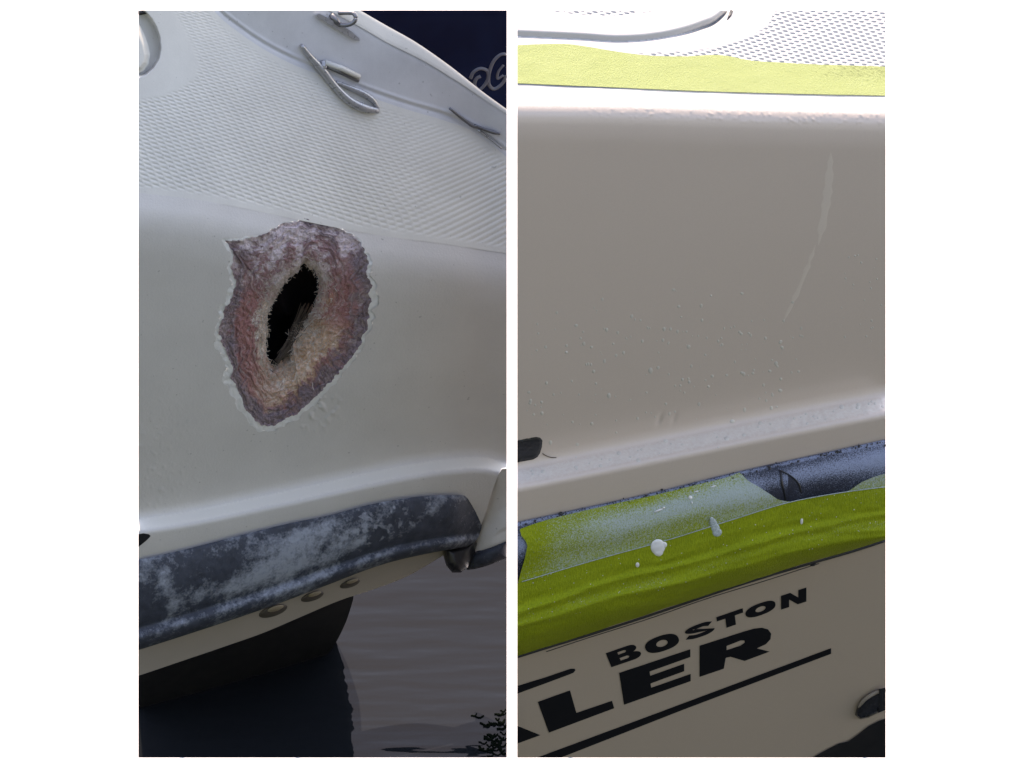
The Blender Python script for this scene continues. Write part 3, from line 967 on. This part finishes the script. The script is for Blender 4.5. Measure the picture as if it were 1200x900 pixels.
def side2(x, y):
    d = FR(x, y) + 1.0 * (fbm(x / 150, y / 150, 103, 1) - .5)
    # two small dents and the lumpy runs along the ledge
    for (cx, cy, w) in ((773, 491, 1.0), (790, 490, .7)):
        u = (x - cx) * .9 + (y - cy) * .42
        v = -(x - cx) * .42 + (y - cy) * .9
        d = d + 3.2 * w * np.exp(-(u / 2.6) ** 2 - (v / 6.5) ** 2)
    k = np.exp(-((y - rledge(x)) / 9) ** 2)
    d = d + 2.6 * k * (fbm(x / 9, y / 7, 109, 3) - .5)
    e = np.exp(-((y - redge(x) - 12) / 9) ** 2)
    d = d - .8 * e * sstep(.62, .85, fbm(x / 3.2, y / 2.2, 113, 2)) * sstep(640, 760, x)
    return d
sx = np.linspace(A0, A1, 60)
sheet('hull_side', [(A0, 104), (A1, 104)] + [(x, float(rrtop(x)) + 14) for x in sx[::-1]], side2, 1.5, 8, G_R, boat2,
      attrs={'pale': lambda x, y: .66 * np.exp(-((y - rledge(x) + 1) / 11.0) ** 4) + .9 * sstep(14, 0, y - redge(x) - 2)})  # pale residue on the ledge doubles as its painted highlight; deck edge whitened
# gelcoat droplets
items = []
for k in range(220):
    u, v = rng.random(), rng.random()
    x = 612 + 330 * u ** .9
    y = 335 + 60 * rng.random() + 165 * v * (.6 + .4*rng.random())
    if y > rledge(x) - 12:
        continue
    r = rng.uniform(.7, 2.3) * (1.35 if rng.random() < .12 else 1)
    items.append(dome_arrays(x, y, side2, r, r*rng.uniform(.8, 1.5), r*rng.uniform(.15, .38), 9, 3))
for k in range(30):
    x, y = 985 + 50*rng.random(), 290 + 110*rng.random()
    r = rng.uniform(.5, 1.5)
    items.append(dome_arrays(x, y, side2, r, r*1.2, r*.4, 9, 3))
for k in range(46):
    x = 615 + 420*rng.random()
    y = float(rledge(x)) + rng.normal(-2, 5)
    r = rng.uniform(.8, 3.0)
    items.append(dome_arrays(x, y, side2, r*1.2, r, r*.3, 10, 3))
join_domes('gelcoat_droplets', items, DROP, boat2)['kind'] = 'stuff'
# pale buffed run at the right
STREAK = gelcoat('gelcoat_run', (.72, .62, .535, 1), .22, .1, .0001, False).m
def streak(cx0, cy0, cx1, cy1, w):
    l = []
    n = 16
    for k in range(n + 1):
        t = k / n
        l.append((cx0 + (cx1-cx0)*t + 3*math.sin(t*3), cy0 + (cy1-cy0)*t, w * math.sin(math.pi * (.04 + .92*t)) ** .6 * (.7 + .5*random.random())))
    poly = [(x - ww, y) for x, y, ww in l] + [(x + ww, y) for x, y, ww in l[::-1]]
    def dep(x, y):
        bx, by = nearest(x.copy(), y.copy(), [poly])
        return side2(x, y) + .3 - .5 * sstep(0, 4, np.hypot(x - bx, y - by))
    return sheet('gelcoat_run', poly, dep, 1.2, 2, STREAK, boat2, back=False)
streak(974, 175, 958, 290, 9)
streak(958, 280, 912, 388, 6)

# black drain slot at the left edge and a stray hair
slot = [(A0, 516.5), (618, 513.5), (629, 512), (633.5, 513), (635.8, 516.5), (635, 524), (633, 531), (630, 535.5), (625, 538.5), (A0, 542)]
def slot_d(x, y):
    bx, by = nearest(x.copy(), y.copy(), [slot])
    e = np.where(x < 610, 9, np.hypot(x - bx, y - by))
    return FR(x, y) - 2.2 * sstep(0, 3, e) + .8 * (fbm(x / 3, y / 2, 121, 3) - .5)
sheet('black_drain_plug', slot, slot_d, .9, 3, BLACK, boat2)
hp = smooth_pts([(636, 531.5), (640, 534), (646, 536), (652, 536.3)], 4)
tube('hair_strand', [(x, y, float(FR(x, y)) - .9) for x, y in hp], .5, M('brown_hair', (.09, .06, .04, 1), .5).m, boat2, 5)

# rail under the tape
railR = Field(590, 1060, 480, 820, [
    (lambda x: 470, 75), (off(rrtop, -1), 75), (off(rrtop, 7), 45), (off(rrtop, 20), 30), (off(rrtop, 44), 0), (lambda x: tape_line(x) + 4, 12), (lambda x: tape_line(x) + 24, 4),
    (lambda x: tape_line(x) + 36, 24), (lambda x: tape_line(x) + 46, 22), (lambda x: tape_line(x) + 56, -14), (off(tape_bot, 0), -46), (lambda x: 830, -60)],
    rrtop, lambda x: float(FR(x, float(rrtop(x)))) - 5)
def spray_r(x, y):
    u = (y - rrtop(x)) / np.maximum(tape_line(x) - rrtop(x), 1)
    s = .75 * np.exp(-((u - .38) / .26) ** 2) + .75 * np.exp(-((y - rrtop(x) - 1.5) / 2.2) ** 2) + .14 * fbm(x / 20, y / 10, 131, 3)
    s = s + .25 * sstep(960, 1038, x) - .28 * np.exp(-((x - 905) / 16) ** 2)
    return np.clip(s, 0, 1)
sheet('rub_rail', [(x, float(rrtop(x)) - 1) for x in sx] + [(x, float(tape_bot(x)) - 4) for x in sx[::-1]],
      lambda x, y: railR(x, y) + .7*(fbm(x/4, y/4, 133, 3)-.5), 1.4, 25, RAIL_R, boat2, attrs={'spray': spray_r})
flap = [(914.5, 551.5), (921, 555), (928, 559), (934, 564), (937, 569), (938, 576), (937, 586), (921, 587.5), (917, 574)]
sheet('rail_end_flap', flap, lambda x, y: railR(x, y) - .8 + 3.5 * np.exp(-((x - 917) / 5) ** 2), .8, 2, RAIL_R, boat2, attrs={'spray': lambda x, y: -.25 + .02 * (x - 915)})
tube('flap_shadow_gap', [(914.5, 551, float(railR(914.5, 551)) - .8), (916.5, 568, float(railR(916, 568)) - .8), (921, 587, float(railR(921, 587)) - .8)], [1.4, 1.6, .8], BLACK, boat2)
tube('flap_lip', [(x, y, float(railR(x, y)) - 1.4) for x, y in smooth_pts([(914.5, 551.5), (924, 556), (932, 562), (937, 569), (938.5, 577)], 4)], [.9]*17, BLACK, boat2)
# pinholes in the sprayed line on top of the rail
items = []
for k in range(260):
    x = 608 + 430*rng.random()
    y = float(rrtop(x)) + rng.normal(1.5, 1.5)
    r = rng.uniform(.35, .95) * (2.0 if rng.random() < .07 else 1)
    items.append(dome_arrays(x, y, lambda a, b: np.minimum(FR(a, b), railR(a, b)) - 2.2, r, r, .5, 7, 2))
join_domes('sprayed_pinholes', items, BLACK, boat2)['kind'] = 'stuff'

# lower hull: a flat flared panel carrying the lettering
LA = np.array([float(FR(606, 780)), float(FR(1038, 780)), 0])
kx = (LA[1] - LA[0]) / 432
ky = math.tan(P - math.radians(-22))
low_d = lambda x, y: LA[0] + 8 + kx * (np.asarray(x, float) - 606) * 1.0 + ky * (np.asarray(y, float) - 780) * 1.0
# make the flat panel meet the rail's underside along its slope
tb0, tb1 = float(tape_bot(606)), float(tape_bot(1038))
d0_, d1_ = float(FR(606, tb0)) + 8, float(FR(1038, tb1)) + 8
kx = ((d1_ - d0_) - ky * (tb1 - tb0)) / 432
low_d = lambda x, y: d0_ + kx * (np.asarray(x, float) - 606) + ky * (np.asarray(y, float) - tb0)
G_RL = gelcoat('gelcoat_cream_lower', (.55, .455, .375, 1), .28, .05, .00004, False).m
sheet('lower_hull', [(x, float(tape_bot(x)) - 8) for x in sx] + [(A1, Y1), (A0, Y1)], low_d, 3, 8, G_RL, boat2)
gp = [(x, float(tape_bot(x)) + 1.2 + .5*math.sin(x/37)) for x in np.linspace(A0 + .8, A1 - .8, 90)]
tube('rail_seam', [(x, y, float(low_d(x, y)) - 1.6) for x, y in gp], 1.7, BLACK, boat2, 6)
gp = [(x, float(tape_bot(x)) + 5.0 + .5*math.sin(x/23)) for x in np.linspace(640, 960, 60)]
tube('seam_bead', [(x, y, float(low_d(x, y)) - .5) for x, y in gp], .55, DARK, boat2, 5)
join_domes('seam_drip', [dome_arrays(953, 661.5, low_d, 4, 2.2, 3, 10, 3, -.3)], BLACK, boat2)

# ---- lettering
def bil(q, pts):
    (ax, ay), (bx, by), (cx, cy), (dx, dy) = q       # TL TR BR BL
    return [((1-u)*(1-v)*ax + u*(1-v)*bx + u*v*cx + (1-u)*v*dx, (1-u)*(1-v)*ay + u*(1-v)*by + u*v*cy + (1-u)*v*dy) for u, v in pts]
def ell(cx, cy, rx, ry, n=36, a0=0, a1=2*math.pi, end=False):
    return [(cx + rx*math.cos(a), cy + ry*math.sin(a)) for a in np.linspace(a0, a1, n, endpoint=end)]
def sup(cx, cy, rx, ry, n=40, p=2.4):
    return [(cx + rx*math.copysign(abs(math.cos(a))**(2/p), math.cos(a)), cy + ry*math.copysign(abs(math.sin(a))**(2/p), math.sin(a))) for a in np.linspace(0, 2*math.pi, n, endpoint=False)]
hp_ = math.pi / 2
Bo = [(0, 0), (.72, 0)] + ell(.72, .25, .22, .25, 8, -hp_, hp_*.8, True) + ell(.74, .735, .26, .265, 10, -hp_*.8, hp_, True) + [(0, 1)]
Bh = [[(.34, .20), (.55, .20), (.60, .25), (.60, .31), (.55, .36), (.34, .36)], [(.34, .60), (.57, .60), (.63, .66), (.63, .72), (.57, .78), (.34, .78)]]
Sc = smooth_pts([(.88, .27), (.70, .155), (.48, .145), (.24, .19), (.17, .30), (.30, .41), (.52, .48), (.76, .56), (.84, .69), (.72, .82), (.50, .86), (.28, .84), (.07, .72)], 4)
tg = np.gradient(Sc, axis=0)
nr = np.stack([-tg[:, 1], tg[:, 0]], 1) / np.linalg.norm(tg, axis=1)[:, None]
hw = np.array([.135, .14])
So = [tuple(p) for p in Sc + nr*hw] + [tuple(p) for p in (Sc - nr*hw)[::-1]]
To = [(0, 0), (1, 0), (1, .32), (.68, .32), (.68, 1), (.32, 1), (.32, .32), (0, .32)]
No = [(0, 0), (.36, 0), (.68, .52), (.68, 0), (1, 0), (1, 1), (.66, 1), (.32, .46), (.32, 1), (0, 1)]
LT = [('B', [(710, 765.5), (746, 753), (753, 769.5), (716.5, 782)], Bo, Bh),
      ('O', [(753, 753), (791, 739.5), (799, 755), (760, 768.5)], sup(.5, .5, .5, .53), [ell(.5, .5, .17, .22, 24)]),
      ('S', [(800.5, 738), (835, 725.5), (840, 740), (804, 752)], So, []),
      ('T', [(839.5, 723.3), (870.3, 712.8), (872.5, 728.5), (841.5, 739.2)], To, []),
      ('O', [(872.5, 714), (907.5, 701), (910, 714), (875, 726.5)], sup(.5, .5, .5, .53), [ell(.5, .5, .17, .22, 24)]),
      ('N', [(915.3, 698.3), (945, 688.4), (945, 705), (915.3, 714.5)], No, [])]
for ch, q, o_, h_ in LT:
    flat_piece('letter', bil(q, o_), low_d, .8, VINYL, boat2, [bil(q, h) for h in h_])
big = [([(A0, 850.5), (633.3, 861.5), (A0, 871.5)], []),
       ([(630.3, 822.6), (668, 809), (675.5, 835.5), (717.3, 821.2), (719.8, 830), (643.3, 858.6)], []),
       ([(725.6, 788.6), (809, 760.8), (809, 770), (761.2, 787), (762, 792), (801.8, 777.8), (801.8, 786.6), (762.4, 801), (763, 806), (809.4, 789.8), (809.4, 798.2), (731.3, 826)], []),
       ([(819.8, 756.8), (872, 740), (884, 736.6), (893, 735.6), (900, 737.5), (903.8, 742.5), (903, 749), (897.5, 755), (887, 759.8), (902, 763.6), (872.6, 774.6), (856, 769.6), (850.5, 771), (848.2, 783.7), (819.8, 793.3)],
        [[(851.5, 757), (868, 750.6), (872.4, 750.6), (872.8, 753.2), (868, 756.6), (851.5, 762)]])]
for o_, h_ in big:
    flat_piece('letter', o_, low_d, .8, VINYL, boat2, h_)
flat_piece('stripe', [(A0, 804), (640, 793.5), (669, 783.6), (673.5, 783.6), (674.5, 785.5), (672, 788.4), (667, 790.5), (640, 800.6), (A0, 813)], low_d, .8, VINYL, boat2)
flat_piece('stripe', [(629, Y1), (800, 824.5), (974, 759.5), (974, 766.2), (800, 832), (657, Y1)], low_d, .8, VINYL, boat2)

# dark fitting and dark bottom in the lower right corner
fit = [(1002, 838), (1004, 829), (1010, 820), (1018, 813), (1028, 808), (A1, 805.5), (A1, 832), (1028, 836), (1018, 841), (1008, 843)]
def fit_d(x, y):
    bx, by = nearest(x.copy(), y.copy(), [fit])
    e = np.where(x > 1030, 16, np.minimum(np.hypot(x - bx, y - by), 16))
    return low_d(x, y) - 1.1 * np.sqrt(np.clip(32*e - e*e, 0, None))
FITM = M('glossy_black_fitting', (.02, .02, .024, 1), .18)
sheet('hull_fitting', fit, fit_d, 1.0, 6, FITM.m, boat2)
tube('fitting_highlight', [(x, y, float(low_d(x, y)) - 9) for x, y in smooth_pts([(1006, 829), (1012, 821), (1020, 815), (1029, 810.5), (1037.5, 808)], 4)], [1.0, 1.6, 2, 2.2, 2.2, 2.3, 2.4, 2.4, 2.4, 2.4, 2.4, 2.4, 2.4, 2.4, 2.4, 2.4, 2.4], M('pale_highlight', (.30, .26, .22, 1), .35).m, boat2)  # lighter tube painted as the highlight along the fitting's top edge
botp = [(952, Y1), (972, 877), (984, 871), (994, 869), (1004, 862), (1018, 851), (1030, 845), (A1, 842), (A1, Y1)]
sheet('dark_bottom', botp, lambda x, y: low_d(x, y) - 3, 1.2, 6, DARK, boat2)

# ---- masking tapes
t1 = thing('masking_tape', 'pale yellow-green masking tape along the sunlit white deck edge', 'tape', (822, 110, 0))
t1bot = curve((606, 97.5), (700, 101.5), (830, 107), (940, 110), (1038, 112))
sheet('tape_strip', [(x, float(t1top(x))) for x in np.linspace(A0, A1, 80)] + [(x, float(t1bot(x))) for x in np.linspace(A1, A0, 60)],
      lambda x, y: FR(x, y) - 2.2 - 1.0*(fbm(x/24, y/9, 141, 3)-.5), 1.0, 1.2, TAPE_Y, t1,
      attrs={'spray': lambda x, y: np.full(x.shape, -.6), 'wet': lambda x, y: .62*sstep(880, 1000, x)*sstep(112, 84, y) + .2})

t3 = thing('masking_tape', 'bright green wrinkled masking tape wrapped under the rail, its lower strip', 'tape', (822, 740, 60))
def wr(x, y):
    u = (y - tape_line(x))
    s = u + 14 * (fbm(x / 120, u / 90, 151, 2) - .5)
    w = 4.0 * np.exp(-((s - 33) / 4.5) ** 2) + 3.2 * np.exp(-((s - 50 - .02*(x-606)) / 4) ** 2)
    w = w + 6 * (fbm(x / 60 + 5, u / 11, 155, 2) - .5) * sstep(8, 24, u)
    return w + 1.6 * (fbm(x / 26, u / 9, 157, 2) - .5)
def edge_t(x):
    return 1.6 * (fbm(x / 30, 0*x, 161, 3) - .5)
bx3 = np.linspace(A0, A1, 110)
sheet('tape_strip', [(x, float(tape_line(x))) for x in bx3] + [(x, float(tape_bot(x) + edge_t(np.array(x)))) for x in bx3[::-1]],
      lambda x, y: railR(x, y) - 4.2 - wr(x, y), 1.1, 1.5, TAPE_G, t3,
      attrs={'spray': lambda x, y: -.15 + .45 * np.exp(-((y - tape_line(x) - 44) / 9) ** 2) * fbm(x/40, y/14, 163, 3) + .25*sstep(940, 1030, x)*np.exp(-((y - tape_line(x)) / 16)**2),
             'wet': lambda x, y: np.zeros(x.shape)})
tl = [(x, float(tape_line(x))) for x in np.linspace(A0 + .5, A1 - .5, 80)]

t2 = thing('masking_tape', 'torn green masking tape on the rail, hazed pale blue by overspray', 'tape', (760, 690, 60))
up = [(609, 621), (613, 618.5), (640, 609.5), (680, 599.5), (720, 590.3), (760, 581.8), (820, 567.2), (850, 559.8), (864, 554.6), (868, 554.5), (874, 561), (880, 565.5), (890, 571), (900, 577.5), (908, 583), (915, 586.5), (930, 588),
      (945, 587), (960, 583.5), (975, 580.5), (988, 578), (996, 574), (1004, 569), (1012, 564), (1024, 559), (A1, 555)]
ujag = [(x, y + (1.2 * (fbm(np.array(x / 9.), np.array(0.), 171, 3) - .5) if x > 868 else 0)) for x, y in smooth_pts(up, 4)]
left = [(A0 + 1, 683), (611, 668), (615, 654), (618, 640), (616, 634), (611, 628)]
poly2 = [(float(x), float(y)) for x, y in ujag] + [(x, float(tape_line(x)) + 1.5) for x in np.linspace(A1, 610, 80)] + left
def spray2(x, y):
    u = (y - rrtop(x)) / np.maximum(tape_line(x) - rrtop(x), 1)
    s = .34 + .55 * np.exp(-((u - .42) / .28) ** 2) * sstep(620, 740, x) + .30 * sstep(800, 930, x)
    s = s + .28 * (fbm(x / 40, u * 3, 173, 3) - .5) + .18 * np.exp(-((u - .9) / .2) ** 2) * sstep(850, 660, x)
    s = s - .20 * np.exp(-((x - 745) / 40) ** 2 - ((u - .08) / .12) ** 2) - .35 * sstep(660, 615, x)
    return np.clip(s, 0, 1)
sheet('tape_strip', poly2, lambda x, y: railR(x, y) - 2.6 - 1.4*(fbm(x/30, (y-rrtop(x))/9, 175, 3)-.5), 1.1, 1.2, TAPE_G, t2,
      attrs={'spray': spray2, 'wet': lambda x, y: np.zeros(x.shape)})
tube('tape_edge_line', [(x, y - .6, float(railR(x, y)) - 4.6 - float(wr(np.array(x), np.array(y)))) for x, y in tl if x > 611], .5, PAINT_T, t3, 5)
# paint drips on the tapes
dz = lambda x, y: railR(x, y) - 4.4 - wr(x, y) * (y > tape_line(x))
drip = [(771, 641, 8.6, 9.2, 4.5, 0.2), (747, 662, 2.3, 3.0, 2, 0), (939.5, 611, 1.7, 3.6, 2, .1)]
for x, y, rx, ry, h, r in drip:
    n = 22
    items = [dome_arrays(x, y, dz, rx, ry, h*.5, n, 6, r)]
    if rx > 5:
        items.append(dome_arrays(x + 7.5, y - 2.5, dz, 3.4, 3.6, 1.4, 14, 4, .3))
        items.append(dome_arrays(x + .5, y + 5.5, dz, 6.0, 5.5, 1.9, 14, 4, .3))
    join_domes('paint_drip', items, PAINT, t3)
items = [dome_arrays(836, 613, dz, 4.2, 6, 1.0, 16, 4, -.35), dome_arrays(838.5, 619, dz, 5.2, 6.2, 1.2, 16, 4, -.35), dome_arrays(840.5, 624, dz, 5.8, 5, 1.2, 16, 4, -.2), dome_arrays(834, 609, dz, 2.4, 3.4, .9, 12, 3, 0)]
join_domes('thin_paint_drip', items, PAINT_T, t2)
for x, y, rx, ry, r in ((772, 598, 5.5, 1.3, -.38), (778, 595, 1.6, 1.3, 0), (809, 583, 2.4, 2.4, 0), (816, 576, 2.6, .9, -.2), (836, 570, 3.4, 1.0, -.35), (811, 589, 1.0, 1.4, 0)):
    join_domes('paint_fleck', [dome_arrays(x, y, lambda a, b: railR(a, b) - 3.2, rx, ry, 1.2, 10, 3, r)], PAINT, t2)
items = []
for k in range(120):
    x = 615 + 420*rng.random()
    y = float(tape_line(x)) + rng.random()*60
    r = rng.uniform(.3, .7)
    items.append(dome_arrays(x, y, dz, r, r, .5, 6, 2))
join_domes('paint_specks', items, PAINT, t3)['kind'] = 'stuff'

# ================================================================== ground, props, harbour
def quad_obj(name, x0, x1, y0, y1, z, mat):
    V = np.array([(x0, y0, z), (x1, y0, z), (x1, y1, z), (x0, y1, z)], float)
    o = mesh_np(name, V, [np.array([[0, 1, 2, 3]])], mat, None, smooth=False)
    o['kind'] = 'structure'
    return o
quad_obj('ground', -150, 150, 1.0, 250, 0.0, GROUND)
quad_obj('harbour_water', -150, 150, -250, 1.2, -0.6, SEA)
qv = np.array([(-150, 1.0, 0.0), (150, 1.0, 0.0), (150, 1.0, -0.7), (-150, 1.0, -0.7)], float)
qw = mesh_np('quay_wall', qv, [np.array([[0, 3, 2, 1]])], GROUND, None, smooth=False)
qw['kind'] = 'structure'
def beam(name, a, b, w, mat, parent):
    a, b = np.array(a), np.array(b)
    t = (b - a) / np.linalg.norm(b - a)
    u = np.cross(t, RT); u /= np.linalg.norm(u)
    v = np.array([p + RT*w*sx_/2 + u*w*sy_/2 for p in (a, b) for sx_ in (-1, 1) for sy_ in (-1, 1)])
    f = np.array([(0, 1, 3, 2), (4, 6, 7, 5), (0, 4, 5, 1), (2, 3, 7, 6), (0, 2, 6, 4), (1, 5, 7, 3)])
    return mesh_np(name, v, [f], mat, parent, smooth=False)
# slim steel rods that carry each cut section from behind, raked down to the ground
for par, xa, xb, yy_, dfn in ((boat, 195, 330, 560, FL), (boat2, 650, 995, 560, FR)):
    for xx in (xa, xb):
        p = W(xx, yy_, float(dfn(xx, yy_)) + 45)
        k = p[2] / -FW[2]
        beam('support_rod', p, p + FW * k, .006, STEEL, par)

# wooded bank across the water, behind the viewer: it takes away the low sky on that side
bxn, byn = 220, 44
U, Vv2 = np.meshgrid(np.linspace(-70, 70, bxn), np.linspace(0, 1, byn), indexing='ij')
prof_y = -10.5 - 5.0 * Vv2
prof_z = -0.6 + 10.0 * np.sin(np.minimum(Vv2 * 1.25, 1) * math.pi / 2) * (.82 + .36 * fbm(U / 4.5, 0 * U, 201, 3))
lump = fbm(U / 1.6, Vv2 * 8, 203, 5) - .5
fine = fbm(U / .35, Vv2 * 34, 207, 3) - .5
BX, BY, BZ = U + .8 * fine, prof_y + 3.2 * lump + 1.2 * fine, np.maximum(prof_z + 1.2 * fine, -0.7)
gb = np.arange(bxn * byn).reshape(bxn, byn)
LEAF = M('leaf_mass', (.05, .065, .03, 1), .7)
LEAF.set('Base Color', LEAF.ramp(LEAF.noise(1.4, 5, .7), (.3, (.035, .045, .02, 1)), (.75, (.08, .10, .04, 1))))
wb = mesh_np('wooded_bank', np.stack([BX.ravel(), BY.ravel(), BZ.ravel()], 1),
        [np.stack([gb[:-1, :-1].ravel(), gb[1:, :-1].ravel(), gb[1:, 1:].ravel(), gb[:-1, 1:].ravel()], 1)], LEAF.m)
wb['kind'] = 'stuff'
